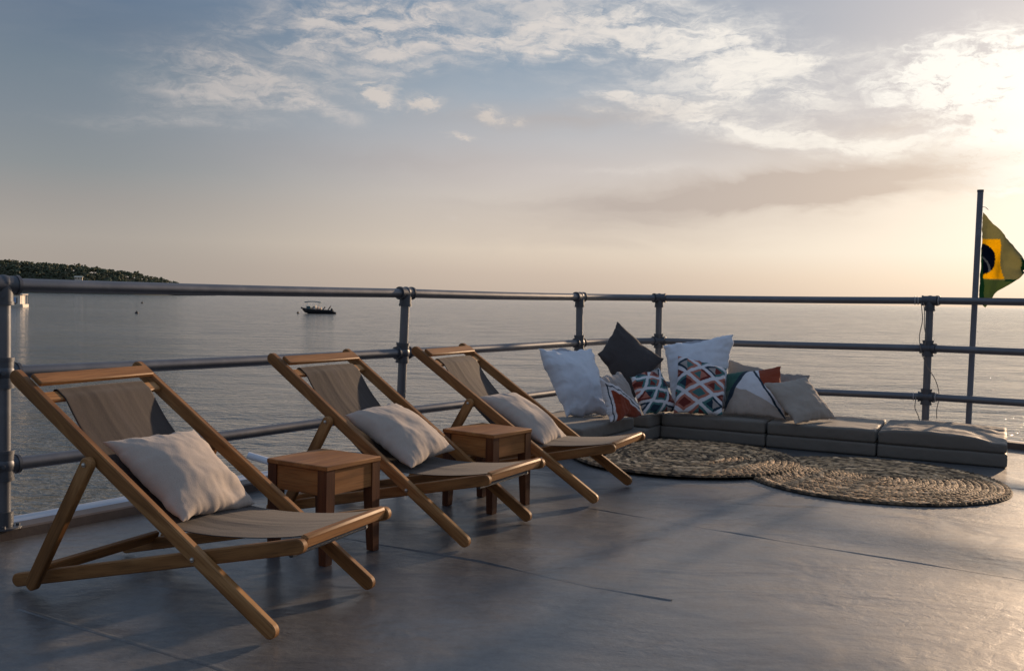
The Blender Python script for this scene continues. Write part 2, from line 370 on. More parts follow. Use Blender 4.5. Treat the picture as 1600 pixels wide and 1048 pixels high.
class MB:
    """collects shapes into one mesh"""
    def __init__(s): s.v = []; s.f = []; s.g = []
    def add(s, vs, fs, gs=None):
        n = len(s.v); s.v += [Vector(v) for v in vs]; s.f += [tuple(i + n for i in f) for f in fs]
        s.g += gs if gs else [tuple(v) for v in vs]
    def loops(s, loops, gs=None):
        n = len(loops[0]); vs = [v for l in loops for v in l]; fs = []
        for i in range(len(loops) - 1):
            for j in range(n):
                k = (j + 1) % n
                fs.append((i * n + j, i * n + k, (i + 1) * n + k, (i + 1) * n + j))
        fs.append(tuple(range(n - 1, -1, -1))); fs.append(tuple((len(loops) - 1) * n + j for j in range(n)))
        s.add(vs, fs, gs)
    def board(s, p0, p1, wdir, w, t, round0=True, round1=True, bev=0.004, w1=None, rr=1.0):
        """flat board from p0 to p1, w wide along wdir, t thick, ends rounded"""
        p0 = Vector(p0); p1 = Vector(p1); d = (p1 - p0); L = d.length; d.normalize()
        wd = Vector(wdir); wd = (wd - d * wd.dot(d)).normalized(); td = d.cross(wd)
        w1 = w if w1 is None else w1
        out = []
        def end(c, hw, sgn, rnd):
            pts = []
            if rnd:
                N = 8
                for i in range(N + 1):
                    a = -pi / 2 + pi * i / N
                    pts.append((c + sgn * hw * rr * (cos(a)) - sgn * hw * rr, hw * sin(a) * sgn))
            else:
                b = min(bev, hw * .4)
                pts = [(c - sgn * b, -hw * sgn), (c, (-hw + b) * sgn), (c, (hw - b) * sgn), (c - sgn * b, hw * sgn)]
            return pts
        out = end(L, w1 / 2, 1, round1) + end(0, w / 2, -1, round0)
        cx = sum(a for a, b in out) / len(out)
        off = (random.uniform(0, 40), random.uniform(0, 40), random.uniform(0, 40))
        loops = []; gs = []
        for inset, z in ((bev, -t / 2), (0, -t / 2 + bev), (0, t / 2 - bev), (bev, t / 2)):
            lp = []
            for a, b in out:
                sx = (L - 2 * inset) / L; aa = L / 2 + (a - L / 2) * sx
                hw = max(w, w1) / 2; bb = b * (hw - inset) / hw
                lp.append(p0 + d * aa + wd * bb + td * z)
                gs.append((aa + off[0], bb + off[1], z + off[2]))
            loops.append(lp)
        s.loops(loops, gs)
    def box(s, lo, hi, bev=0.0):
        (x0, y0, z0), (x1, y1, z1) = lo, hi
        b = bev
        if b <= 0:
            vs = [(x, y, z) for x in (x0, x1) for y in (y0, y1) for z in (z0, z1)]
            s.add(vs, [(0, 1, 3, 2), (4, 6, 7, 5), (0, 4, 5, 1), (2, 3, 7, 6), (0, 2, 6, 4), (1, 5, 7, 3)]); return
        def ring(i, z):
            return [Vector(p + (z,)) for p in ((x0 + i + b, y0 + i), (x1 - i - b, y0 + i), (x1 - i, y0 + i + b), (x1 - i, y1 - i - b),
                                               (x1 - i - b, y1 - i), (x0 + i + b, y1 - i), (x0 + i, y1 - i - b), (x0 + i, y0 + i + b))]
        s.loops([ring(b, z0), ring(0, z0 + b), ring(0, z1 - b), ring(b, z1)])
    def tube(s, pts, r, n=16, cap=True, radii=None):
        pts = [Vector(p) for p in pts]; loops = []
        t0 = (pts[1] - pts[0]).normalized()
        up = Vector((0, 0, 1)) if abs(t0.z) < 0.9 else Vector((1, 0, 0))
        u = t0.cross(up).normalized()
        for i, p in enumerate(pts):
            t = ((pts[min(i + 1, len(pts) - 1)] - pts[max(i - 1, 0)])).normalized()
            u = (u - t * u.dot(t)).normalized(); v = t.cross(u)
            rr = radii[i] if radii else r
            loops.append([p + (u * cos(2 * pi * k / n) + v * sin(2 * pi * k / n)) * rr for k in range(n)])
        s.loops(loops)
    def sphere(s, c, r, n=12, m=8, sc=(1, 1, 1)):
        c = Vector(c); vs = []; fs = []
        for i in range(m + 1):
            a = pi * i / m
            for k in range(n):
                b = 2 * pi * k / n
                vs.append(c + Vector((sin(a) * cos(b) * sc[0], sin(a) * sin(b) * sc[1], cos(a) * sc[2])) * r)
        for i in range(m):
            for k in range(n): fs.append((i * n + k, i * n + (k + 1) % n, (i + 1) * n + (k + 1) % n, (i + 1) * n + k))
        s.add(vs, fs)
    def build(s, name, mat, parent=None, sharp=35, smooth=True):
        return mesh(name, s.v, s.f, mat, parent, smooth, s.g, None, sharp)
def tag(o, label=None, cat=None, group=None, kind=None):
    if label: o['label'] = label
    if cat: o['category'] = cat
    if group: o['group'] = group
    if kind: o['kind'] = kind
    return o
def empty(name, loc, rz=0.0):
    o = bpy.data.objects.new(name, None); COL.objects.link(o)
    o.location = loc; o.rotation_euler = (0, 0, rz); o.empty_display_size = 0.1
    return o
def copy_tree(o, parent=None):
    c = o.copy(); COL.objects.link(c)
    if parent is not None: c.parent = parent
    for ch in [x for x in bpy.data.objects if x.parent == o]: copy_tree(ch, c)
    return c
def fbm(p, o=4):
    return noise.fractal(p, 1.0, 2.0, o)

# ---------------------------------------------------------------- the sea and the far land
SEA = -3.6
mesh('sea', [(-40000, -3000, SEA), (40000, -3000, SEA), (40000, 60000, SEA), (-40000, 60000, SEA)], [(0, 1, 2, 3)], WATER, smooth=False)['kind'] = 'structure'

def headland():
    # crest height along x at about 1 km
    crest = [(-900, 29), (-700, 29), (-560, 27), (-495, 23.5), (-455, 20.5), (-415, 16), (-382, 12), (-368, 8.5), (-360, 4.5), (-352, -1), (-345, -1)]
    def h(x):
        for (a, ha), (b, hb) in zip(crest, crest[1:]):
            if a <= x <= b: return ha + (hb - ha) * (x - a) / (b - a)
        return -1
    vs, fs = [], []; nx, ny = 90, 14
    prof = [-0.05, 0.16, 0.38, 0.6, 0.78, 0.92, 1.0, 0.97, 0.9, 0.8, 0.65, 0.45, 0.2, -0.1]
    for i in range(nx):
        x = -900 + 555 * i / (nx - 1)
        for j in range(ny):
            y = 930 + 16 * j + 0.10 * (x + 345) * -0.4
            z = SEA - 0.5 + max(0, h(x) + 3) * prof[j] * (1 + 0.12 * fbm(Vector((x * .01, y * .01, 0))))
            vs.append((x, y, z))
    for i in range(nx - 1):
        for j in range(ny - 1):
            a = i * ny + j; fs.append((a, a + ny, a + ny + 1, a + 1))
    mesh('headland_terrain', vs, fs, EARTH)['kind'] = 'structure'
    V, Fc, C = [], [], []
    base = bmesh.new(); bmesh.ops.create_icosphere(base, subdivisions=1, radius=1.0)
    bv = [v.co.copy() for v in base.verts]; bf = [tuple(v.index for v in f.verts) for f in base.faces]; base.free()
    def clump(p, r, col):
        n = len(V)
        for v in bv:
            k = random.uniform(0.65, 1.25)
            V.append((p[0] + v.x * r * k, p[1] + v.y * r * k, p[2] + v.z * r * k * 0.85)); C.append(col)
        Fc.extend(tuple(i + n for i in f) for f in bf)
    for t in range(1900):
        x = -760 + 400 * random.random() ** 0.8
        if x > -358: continue
        j = random.uniform(0.6, 7.5); ji = int(j); pr = prof[ji] + (prof[ji + 1] - prof[ji]) * (j - ji)
        y = 930 + 16 * j - 0.04 * (x + 345)
        z = SEA - 0.5 + (h(x) + 3) * pr
        H = random.uniform(3.5, 6.2) * (0.75 if x > -400 else 1.0) * (1.35 if random.random() < .06 else 1)
        tone = random.uniform(0.8, 1.15); hue = random.random()
        for k in range(12):
            rr = H * random.uniform(0.10, 0.24)
            col = (0.062 * tone + 0.025 * hue * tone, 0.086 * tone, 0.046 * tone)
            kk = random.uniform(.85, 1.15)
            clump((x + random.uniform(-1, 1) * H * .35, y + random.uniform(-1, 1) * H * .35, z + H * random.uniform(.3, .95)), rr, tuple(c * kk for c in col))
    tag(mesh('headland_forest', V, Fc, LEAF, smooth=False, colors=C), 'dark green wooded headland sloping down into the water at left', 'forest', kind='stuff')
    # a line of trees on the far shore, further off
    V.clear(); Fc.clear(); C.clear()
    for t in range(700):
        x = -1230 + 400 * random.random(); y = 3050 + random.uniform(-30, 60)
        env = max(0.0, min(1.0, (-830 - x) / 150)) * (0.55 + 0.45 * (noise.noise(Vector((x * .03, 0, 0))) + .4))
        H = 14 + 8 * env * random.random()
        if random.random() > .25 + env: continue
        clump((x, y, SEA + H * random.uniform(.1, .9) * max(.2, env)), random.uniform(3, 6), (0.05, 0.055, 0.045))
    tag(mesh('distant_tree_line', V, Fc, LEAF, smooth=False, colors=C), 'faint low line of trees on the far shore right of the headland', 'trees', kind='stuff')
    # house among the trees
    hs = empty('hillside_house', (-424, 935, 11.6), radians(20))
    tag(hs, 'small pale house with a light roof among the headland trees', 'house')
    b = MB(); b.box((-3.4, -2.5, -4), (3.4, 2.5, .8)); b.build('wall', HOUSEW, hs, smooth=False)
    r = MB(); r.add([(-4.2, -3.2, .7), (4.2, -3.2, .7), (4.2, 3.2, .7), (-4.2, 3.2, .7), (-3.6, 0, 2.0), (3.6, 0, 2.0)],
                    [(0, 1, 5, 4), (2, 3, 4, 5), (1, 2, 5), (3, 0, 4), (3, 2, 1, 0)]); r.build('roof', HOUSER, hs, smooth=False)
    for x in (-2.4, 0.2, 2.6):
        q = MB(); q.box((x - .5, -2.58, -.9), (x + .5, -2.5, .3)); q.build('window', GLASS, hs, smooth=False)
headland()

# ---------------------------------------------------------------- boats and buoys
def motor_boat():
    o = empty('motor_boat', (-46.1, 228, SEA), radians(2))
    tag(o, 'dark open motor boat with a blue awning moored on the water', 'boat')
    # local x: bow at -3.95 (left), stern at +3.95
    secs = [(-3.95, 0.05, 1.25, 0.95), (-3.3, 0.7, 1.12, 0.30), (-2.2, 1.05, 0.98, 0.0), (-0.5, 1.15, 0.86, -0.15), (1.5, 1.15, 0.80, -0.15), (2.9, 1.05, 0.74, -0.1), (3.35, 0.95, 0.60, -0.05), (4.1, .42, 0.34, 0.06)]
    b = MB(); lps = []
    for x, hw, zt, zb in secs:
        lps.append([Vector((x, y * hw, z)) for y, z in ((-1, zt), (-1.0, zt * .6 + zb * .4), (-.55, zb), (0, zb - .1), (.55, zb), (1.0, zt * .6 + zb * .4), (1, zt), (.8, zt - .04), (0, zt - .12), (-.8, zt - .04))])
    b.loops(lps); b.build('hull', BLACKR, o, sharp=60)
    r = MB()
    for s in (-1, 1): r.tube([(x, s * hw, zt) for x, hw, zt, zb in secs[:-1]], 0.14, 8)
    r.build('rubbing_tube', BLACKR, o)
    for sx in (-2.95, 0.05):
        for s in (-1, 1):
            p = MB(); p.tube([(sx, s * .85, .8), (sx, s * .85, 2.62)], .035, 6); p.build('awning_post', BOATW, o)
    a = MB(); lp = []
    for x, dz in ((-3.35, -.10), (-2.6, .03), (-1.3, .09), (-.2, .03), (.55, -.14)):
        lp.append([Vector((x, y, 2.66 + dz + .1 * (1 - (y / .98) ** 2) + t)) for y, t in ((-.98, 0), (-.5, 0), (0, 0), (.5, 0), (.98, 0), (.98, .12), (.5, .12), (0, .12), (-.5, .12), (-.98, .12))])
    a.loops(lp); a.build('awning', AWN, o)
    c = MB(); c.box((-2.9, -.55, .85), (-2.0, .55, 1.75), .06); c.build('console', AWN, o)
    wd = MB(); wd.add([(-3.0, -.6, 1.7), (-3.0, .6, 1.7), (-2.7, .5, 2.25), (-2.7, -.5, 2.25), (-2.96, -.6, 1.7), (-2.96, .6, 1.7), (-2.66, .5, 2.25), (-2.66, -.5, 2.25)], [(0, 1, 2, 3), (7, 6, 5, 4), (0, 4, 5, 1), (2, 6, 7, 3), (1, 5, 6, 2), (3, 7, 4, 0)]); wd.build('windscreen', BOATB, o, smooth=False)
    for i, (x, z) in enumerate(((-1.6, 1.45), (-1.0, 1.75), (-.35, 1.4), (.3, 1.25))):
        s_ = MB(); s_.box((x - .26, -.5, .8), (x + .26, .5, z), .08); s_.box((x + .16, -.5, z - .1), (x + .27, .5, z + .28), .04); s_.build('seat', BOATC if i != 1 else BOATW, o)
    for x in (.75, 2.0):
        q = MB(); q.board((x, 0, .75), (x + .75, 0, 1.68 + .1 * (x > 1)), (1, 0, 0), .2, .5, bev=.02); q.build('folded_seat_back', BLACKR, o)
    q = MB(); q.tube([(2.6, .2, 1.6), (2.78, .2, 2.05)], .05, 6); q.build('light_pole', BLACKR, o)
    m = MB(); m.box((2.75, -.26, .6), (3.3, .26, 1.28), .12); m.box((2.9, -.1, -.3), (3.25, .1, .7), .05); m.build('outboard_motor', BLACKR, o)
    f = MB(); f.sphere((-4.1, 0, 1.3), .22); f.build('bow_fender', BUOYM, o)
motor_boat()

def house_boat():
    o = empty('passenger_boat', (-120.6, 231, SEA), radians(4))
    tag(o, 'white cabin boat with a blue side panel, half hidden by the left railing post', 'boat')
    h = MB(); lps = []
    for x, hw, zt, zb in ((-7, .9, 1.1, .2), (-5.5, 1.6, .9, -.2), (-1, 1.8, .75, -.3), (2.8, 1.8, .75, -.3), (3.0, 1.7, .75, -.2)):
        lps.append([Vector((x, y * hw, z)) for y, z in ((-1, zt), (-.9, zb), (0, zb - .1), (.9, zb), (1, zt))])
    h.loops(lps); h.build('hull', BOATW, o, sharp=50)
    c = MB(); c.box((-4.8, -1.45, .7), (2.3, 1.45, 2.95), .1); c.build('cabin', BOATW, o)
    r = MB(); r.box((-5.2, -1.7, 2.96), (2.9, 1.7, 3.2), .06); r.build('roof', BOATW, o)
    e = MB(); e.box((-4, -.8, 3.2), (1.2, .8, 3.38), .05); e.build('roof_rack', BLACKR, o)
    p = MB(); p.box((-2.6, -1.5, 1.05), (1.35, -1.46, 2.4)); p.build('side_panel', BOATB, o, smooth=False)
    p = MB(); p.box((-4.4, -1.5, 1.45), (-2.9, -1.46, 2.35)); p.build('window', GLASS, o, smooth=False)
    p = MB(); p.box((1.45, -1.5, .9), (1.65, -1.46, 2.3)); p.build('door_gap', GLASS, o, smooth=False)
    p = MB(); p.box((-2.6, -1.56, .78), (1.4, -1.47, .98)); p.build('rub_rail', BLACKR, o, smooth=False)
    for x in (2.7,):
        for s in (-1, 1):
            q = MB(); q.tube([(x, s * 1.5, .7), (x, s * 1.5, 2.97)], .06, 8); q.build('roof_post', BOATW, o)
house_boat()
def buoy(loc, r, mat, label, top):
    o = empty('mooring_buoy', (loc[0], loc[1], SEA)); tag(o, label, 'buoy', 'mooring buoys on the water')
    b = MB(); b.sphere((0, 0, r * .35), r, sc=(1, 1, .85)); b.build('float', mat, o)
    t = MB(); t.tube([(0, 0, r), (0, 0, r * 1.2 + top)], r * .22, 8); t.build('lifting_eye', BUOYM, o)
buoy((-75.4, 192), .36, BUOYM, 'dark round buoy nearest the left chair, alone on open water', .12)
buoy((-132.4, 342), .38, BUOYM, 'small dark buoy farther out, below the top rail at left', .3)
buoy((-50.9, 227), .30, BUOYB, 'small brown buoy floating just left of the motor boat', .08)

# ---------------------------------------------------------------- the ship: deck, coaming, gunwale, hull
PA, PB, PC, PD, PE, PF = (-2.237, 4.225), (-.734, 6.456), (.589, 8.358), (1.391, 9.066), (3.527, 8.1), (4.06, 7.575)
def ext(a, b, d):
    L = hypot(b[0] - a[0], b[1] - a[1]); return (b[0] + (b[0] - a[0]) / L * d, b[1] + (b[1] - a[1]) / L * d)
PZ = ext(PB, PA, 6.5); PG = ext(PE, PF, 6.0)
EDGE = [PZ, PA, PB, PC, PD, PE, PF, PG]
def offset(poly, d):
    out = []
    for i, p in enumerate(poly):
        ns = []
        for a, b in ((i - 1, i), (i, i + 1)):
            if a < 0 or b >= len(poly): continue
            dx, dy = poly[b][0] - poly[a][0], poly[b][1] - poly[a][1]; L = hypot(dx, dy); ns.append(Vector((-dy / L, dx / L)))
        n = sum(ns, Vector((0, 0))).normalized(); k = 1 / max(.5, n.dot(ns[0]))
        out.append((p[0] + n.x * d * k, p[1] + n.y * d * k))
    return out
inner = offset(EDGE, -.03)
back = [(PG[0] + 1.5, -6.0), (PZ[0] - 1.0, -6.0)]
dk = [(x, y, 0) for x, y in inner + back]
deck = mesh('ship_deck', dk, [tuple(range(len(dk)))], DECK, smooth=False); deck['kind'] = 'structure'
def strip(name, prof, mat):
    """sweep a section (offset outward, z) along the deck edge"""
    rows = [offset(EDGE, d) for d, z in prof]; n = len(EDGE); m = len(prof); vs = []; fs = []
    for i in range(n):
        for j in range(m): vs.append((rows[j][i][0], rows[j][i][1], prof[j][1]))
    for i in range(n - 1):
        for j in range(m - 1): fs.append((i * m + j, (i + 1) * m + j, (i + 1) * m + j + 1, i * m + j + 1))
    o = mesh(name, vs, fs, mat, sharp=30); o['kind'] = 'structure'; return o
strip('deck_coaming', [(-.03, -.05), (-.03, .043), (-.022, .05), (.075, .05), (.083, .043), (.083, -.05)], COAM)
strip('side_gunwale', [(.086, -.03), (.086, .02), (.15, .036), (.23, .036), (.30, .022), (.33, .0), (.40, .0), (.48, -.02), (.54, -.08), (.54, -.2), (.48, -.25)], GUNW)
strip('ship_hull', [(.48, -.25), (.42, -1.5), (.25, -3.0), (.1, -4.2)], HULL)
def seam(pts, name='weld_seam', wd=.012, hgt=.0035):
    vs, fs = [], []; P = []
    for (a, b) in zip(pts, pts[1:]):
        L = (Vector(b) - Vector(a)).length; k = max(2, int(L / .05))
        for i in range(k): P.append(Vector(a).lerp(Vector(b), i / k))
    P.append(Vector(pts[-1]))
    for i, p in enumerate(P):
        d = (P[min(i + 1, len(P) - 1)] - P[max(i - 1, 0)]).normalized(); nrm = Vector((-d.y, d.x))
        j = .006 * fbm(Vector((p.x * 6, p.y * 6, 3))); hh = hgt * max(.22, .62 + 1.0 * fbm(Vector((p.x * 2.2, p.y * 2.2, 1))))
        for s, z in ((-1, .0004), (-.35, hh), (.3, hh * .9), (1, .0004)):
            q = p + nrm * (s * wd + j); vs.append((q.x, q.y, z))
    for i in range(len(P) - 1):
        for j in range(3): a = i * 4 + j; fs.append((a, a + 1, a + 5, a + 4))
    return mesh(name, vs, fs, DECK, deck)
seam([(-.35, 5.66), (.489, 5.07), (1.205, 4.541), (1.831, 4.124), (2.3, 3.8)])
seam([(-1.35, 4.72), (-.556, 4.258), (-.118, 4.03), (.333, 3.698), (.62, 3.55)])
seam([(-1.7, 3.3), (-.75, 2.75)])
seam([(3.02, 5.98), (3.9, 5.62), (5.2, 5.0)])

# ---------------------------------------------------------------- railing
def railing():
    root = empty('pipe_railing', (PA[0], PA[1], 0)); off = Vector((PA[0], PA[1], 0))
    tag(root, 'dark grey pipe railing with three rails around the deck edge', 'railing')
    Z = {'A': (1.131, .743, .33), 'B': (1.136, .734, .334), 'C': (1.139, .739, .332), 'D': (1.147, .741, .33), 'E': (1.169, .765, .354), 'F': (1.17, .773, .37)}
    TX = {'A': (-.011, -.011, -.011), 'B': (.012, -.003, -.010), 'C': (-.006, 0, .008), 'D': (-.005, 0, .004), 'E': (.002, -.001, .0), 'F': (-.017, 0, .016)}
    XY = {'A': PA, 'B': PB, 'C': PC, 'D': PD, 'E': PE, 'F': PF}
    N = {}
    for k in 'ABCDEF':
        N[k] = [Vector((XY[k][0] + dx, XY[k][1], z)) - off for dx, z in zip(TX[k], Z[k])]
    def extend(a, b, dist): return [b_ + (b_ - a_).normalized() * dist for a_, b_ in zip(a, b)]
    N['Z'] = extend(N['B'], N['A'], 2.4); N['G'] = extend(N['E'], N['F'], 1.9)
    for i in range(3): N['G'][i].z = N['F'][i].z
    R = .0302
    names = ('top_rail', 'middle_rail', 'lower_rail')
    for a, b in ('ZA', 'AB', 'BC', 'CD', 'DE', 'EF', 'FG'):
        for i, nm in enumerate(names):
            p, q = N[a][i], N[b][i]; m = MB()
            if a + b == 'CD':
                pts = []
                for t in range(13):
                    u = t / 12; c = p.lerp(q, u); c += Vector((-.62, .78, 0)) * (.075 * sin(pi * u)); pts.append(c)
                m.tube(pts, R, 20)
            elif a + b in ('EF', 'FG'):
                m.tube([p, q], R, 20)
            else:
                pts = [p.lerp(q, t / 8) + Vector((0, 0, -.004 * sin(pi * t / 8))) for t in range(9)]
                m.tube(pts, R, 20)
            m.build(nm, RAIL, root)
    for k in 'ZABCDEG':
        top, mid, low = N[k]
        d = (top - low).normalized(); base = low - d * ((low.z - .05) / d.z)
        m = MB(); m.tube([base, top - d * .02], R, 20); post = m.build('post', RAIL, root)
        f = MB(); f.tube([base + d * .001, base + d * .008], .075, 20); f.tube([base + d * .008, base + d * .075], .041, 20)
        for q in range(4):
            a = q * pi / 2 + .5; c = base + Vector((cos(a) * .058, sin(a) * .058, .008)); f.tube([c, c + Vector((0, 0, .01))], .009, 6)
        f.build('base_flange', CLAMP, post)
        order = 'ZABCDEFG'; i = order.index(k)
        nb = [order[j] for j in (i - 1, i + 1) if 0 <= j < len(order)]
        if k == 'E': nb = ['D', 'F']
        for lv, c in enumerate((top, mid, low)):
            m = MB()
            for q in nb:
                dr = (N[q][lv] - c).normalized()
                if {k, q} == {'C', 'D'}: dr = (dr + Vector((-.62, .78, 0)) * .22).normalized()
                m.tube([c - dr * .005, c + dr * .062], .040, 20)
                m.tube([c + dr * .052, c + dr * .066], .044, 20)
            if lv == 0:
                m.tube([c + Vector((0, 0, .012)), c - d * .085], .040, 20); m.tube([c - d * .072, c - d * .088], .0435, 20)
                m.sphere(c + Vector((0, 0, .004)), .0405, 16, 10)
            else:
                m.tube([c + d * .066, c - d * .066], .0425, 20); m.tube([c + d * .068, c + d * .052], .0455, 20); m.tube([c - d * .052, c - d * .068], .0455, 20)
                m.sphere(c, .049, 16, 10)
            toc = (Vector((0, 0, 1.12)) - (c + off)); toc.z = 0; toc.normalize()
            m.tube([c + toc * .035 - d * (.05 if lv == 0 else .0), c + toc * .056 - d * (.05 if lv == 0 else .0)], .009, 8)
            m.build('clamp', CLAMP, root)
railing()

# ---------------------------------------------------------------- deck chairs
CW = .5868
def add_print(vs, f): return [f(v) for v in vs]
def make_chair():
    root = empty('deck_chair', (0, 0, 0))
    T = (-1.1665, .8023); PV = (-.7782, .5113); BO = (-.3255, .2302); BAR = (.0628, .3151); RE = (-1.1926, .030)
    def P(s, k, z): return Vector((s, k, z))
    up = Vector((0, 0, 1))
    rw, rt = .054, .028
    # the rail runs from top to foot; key points lie on its middle line
    for k in (0, CW):
        m = MB(); d = Vector((-T[0], 0, -T[1])).normalized()
        m.board(P(T[0] - .012, k, T[1] + .006), P(.006, k, .022), (0, 0, 1), rw, rt); m.build('long_rail', TEAK, root)
        s = .031 if k == 0 else -.031
        m = MB(); m.board(P(RE[0] - .015, k + s, RE[1]), P(BAR[0] + .03, k + s, BAR[1] + .004), (0, 0, 1), .05, rt)
        if k == 0: pass
        m.build('seat_rail', TEAK, root)
        m = MB(); m.board(P(-1.052, k - s, .036), P(PV[0] + .016, k - s, PV[1] + .022), (1, 0, 0), .052, rt); m.build('prop_leg', TEAK, root)
        sg = -1 if k == 0 else 1
        for q, ko in ((PV, .031 + rt / 2), (BO, rt / 2)):
            m = MB(); c = P(q[0], k + sg * ko, q[1]); m.tube([c, c + Vector((0, sg * .004, 0))], .0085, 12)
            m.sphere(c + Vector((0, sg * .004, 0)), .0065, 10, 6); m.build('bolt', BOLT, root)
    dn = Vector((-T[0], 0, -T[1])).normalized(); nrm = Vector((.57, 0, .82))
    # top slat, sling bar, front bar, rear bar, stretcher
    m = MB(); c0 = Vector((-1.083, 0, .785)); m.board(c0 + Vector((0, rt / 2 + .001, 0)), c0 + Vector((0, CW - rt / 2 - .001, 0)), dn, .058, .02, False, False); m.build('top_slat', TEAK, root)
    c0 = Vector((-1.040, 0, .722)); m = MB(); m.board(c0 + Vector((0, rt / 2 + .001, 0)), c0 + Vector((0, CW - rt / 2 - .001, 0)), dn, .05, .018, False, False); m.build('sling_bar', TEAK, root)
    c0 = Vector((.068, 0, .322)); m = MB(); m.board(c0 + Vector((0, .0465, 0)), c0 + Vector((0, CW - .0465, 0)), (.25, 0, 1), .046, .028, False, False, bev=.007); m.build('front_bar', TEAK, root)
    c0 = Vector((-1.035, 0, .098)); m = MB(); m.board(c0 + Vector((0, .016, 0)), c0 + Vector((0, CW - .016, 0)), (.4, 0, 1), .045, .022, False, False); m.build('rear_bar', TEAK, root)
    m = MB(); m.tube([(.022, .05, .274), (.022, CW - .10, .274)], .0095, 12); m.build('sling_rod', CLAMP, root)
    m = MB(); m.tube([(.022, CW - .10, .274), (.022, CW - .09, .274)], .0125, 12); m.build('rod_cap', BOLT, root)
    # the canvas sling
    prof = [(.045, .333), (.03, .330), (-.02, .320), (-.10, .308), (-.17, .300), (-.26, .293), (-.35, .289), (-.44, .290), (-.52, .298), (-.585, .315), (-.64, .345), (-.70, .39), (-.77, .449), (-.85, .524), (-.93, .607), (-.985, .680), (-1.011, .717), (-1.033, .733), (-1.055, .748), (-1.069, .745), (-1.072, .732)]
    cs = [Vector(p) for p in prof]; pts = []
    for i in range(len(cs) - 1):
        for t in range(4):
            a = cs[max(0, i - 1)]; b = cs[i]; c = cs[i + 1]; e = cs[min(len(cs) - 1, i + 2)]; u = t / 4
            pts.append(.5 * ((2 * b) + (c - a) * u + (2 * a - 5 * b + 4 * c - e) * u * u + (3 * b - a - 3 * c + e) * u ** 3))
    pts.append(cs[-1])
    NK = 60; vs = []; cl = []; fs = []
    for side in (0, 1):
        for i, p in enumerate(pts):
            t = (pts[min(i + 1, len(pts) - 1)] - pts[max(i - 1, 0)]).normalized(); n = Vector((t.y, -t.x)); v = i / (len(pts) - 1)
            for k in range(NK + 1):
                u = k / NK; kk = .082 + (.505 - .082) * u
                e = sin(pi * v)
                wr = .0018 * sin(pi * u) * e * fbm(Vector((kk * 26 + v * 2, v * 1.3, 2.0))) + .0025 * e * fbm(Vector((kk * 9, v * 3, 7)))
                sag = -.010 * sin(pi * u) * e
                off = wr + sag + (.0015 if side else 0)
                vs.append((p.x + n.x * off * -1, kk, p.y + n.y * off * -1))
                cr = fbm(Vector((kk * 30 + v * 1.5, v * .5, 4.0)))
                g = 1.0 + .35 * max(0, cr - .2) * 2 - .25 * max(0, -cr)
                edge = .75 if u < .02 or u > .98 else 1.0
                cl.append((.056 * g * edge, .045 * g * edge, .041 * g * edge))
    M = len(pts) * (NK + 1)
    for i in range(len(pts) - 1):
        for k in range(NK):
            a = i * (NK + 1) + k
            fs.append((a, a + 1, a + NK + 2, a + NK + 1)); fs.append((M + a, M + a + NK + 1, M + a + NK + 2, M + a + 1))
    for i in range(len(pts) - 1):
        for k in (0, NK):
            a = i * (NK + 1) + k; fs.append((a, a + NK + 1, M + a + NK + 1, M + a))
    mesh('canvas_sling', vs, fs, CANVAS, root, colors=cl)
    return root
CH = [(-0.741, 3.0294, -0.4058), (-0.1768, 4.2064, -0.5013), (0.4787, 5.1787, -0.439)]
CHL = ['wooden deck chair nearest the camera, brown canvas, left end of the row',
       'wooden deck chair standing between the two small side tables',
       'wooden deck chair farthest back, its seat reaching to the round rug']
chair = make_chair()
for i, (x, y, a) in enumerate(CH):
    c = chair if i == 0 else copy_tree(chair)
    c.location = (x, y, 0); c.rotation_euler = (0, 0, a)
    tag(c, CHL[i], 'deck chair', 'deck chairs in a row along the railing')

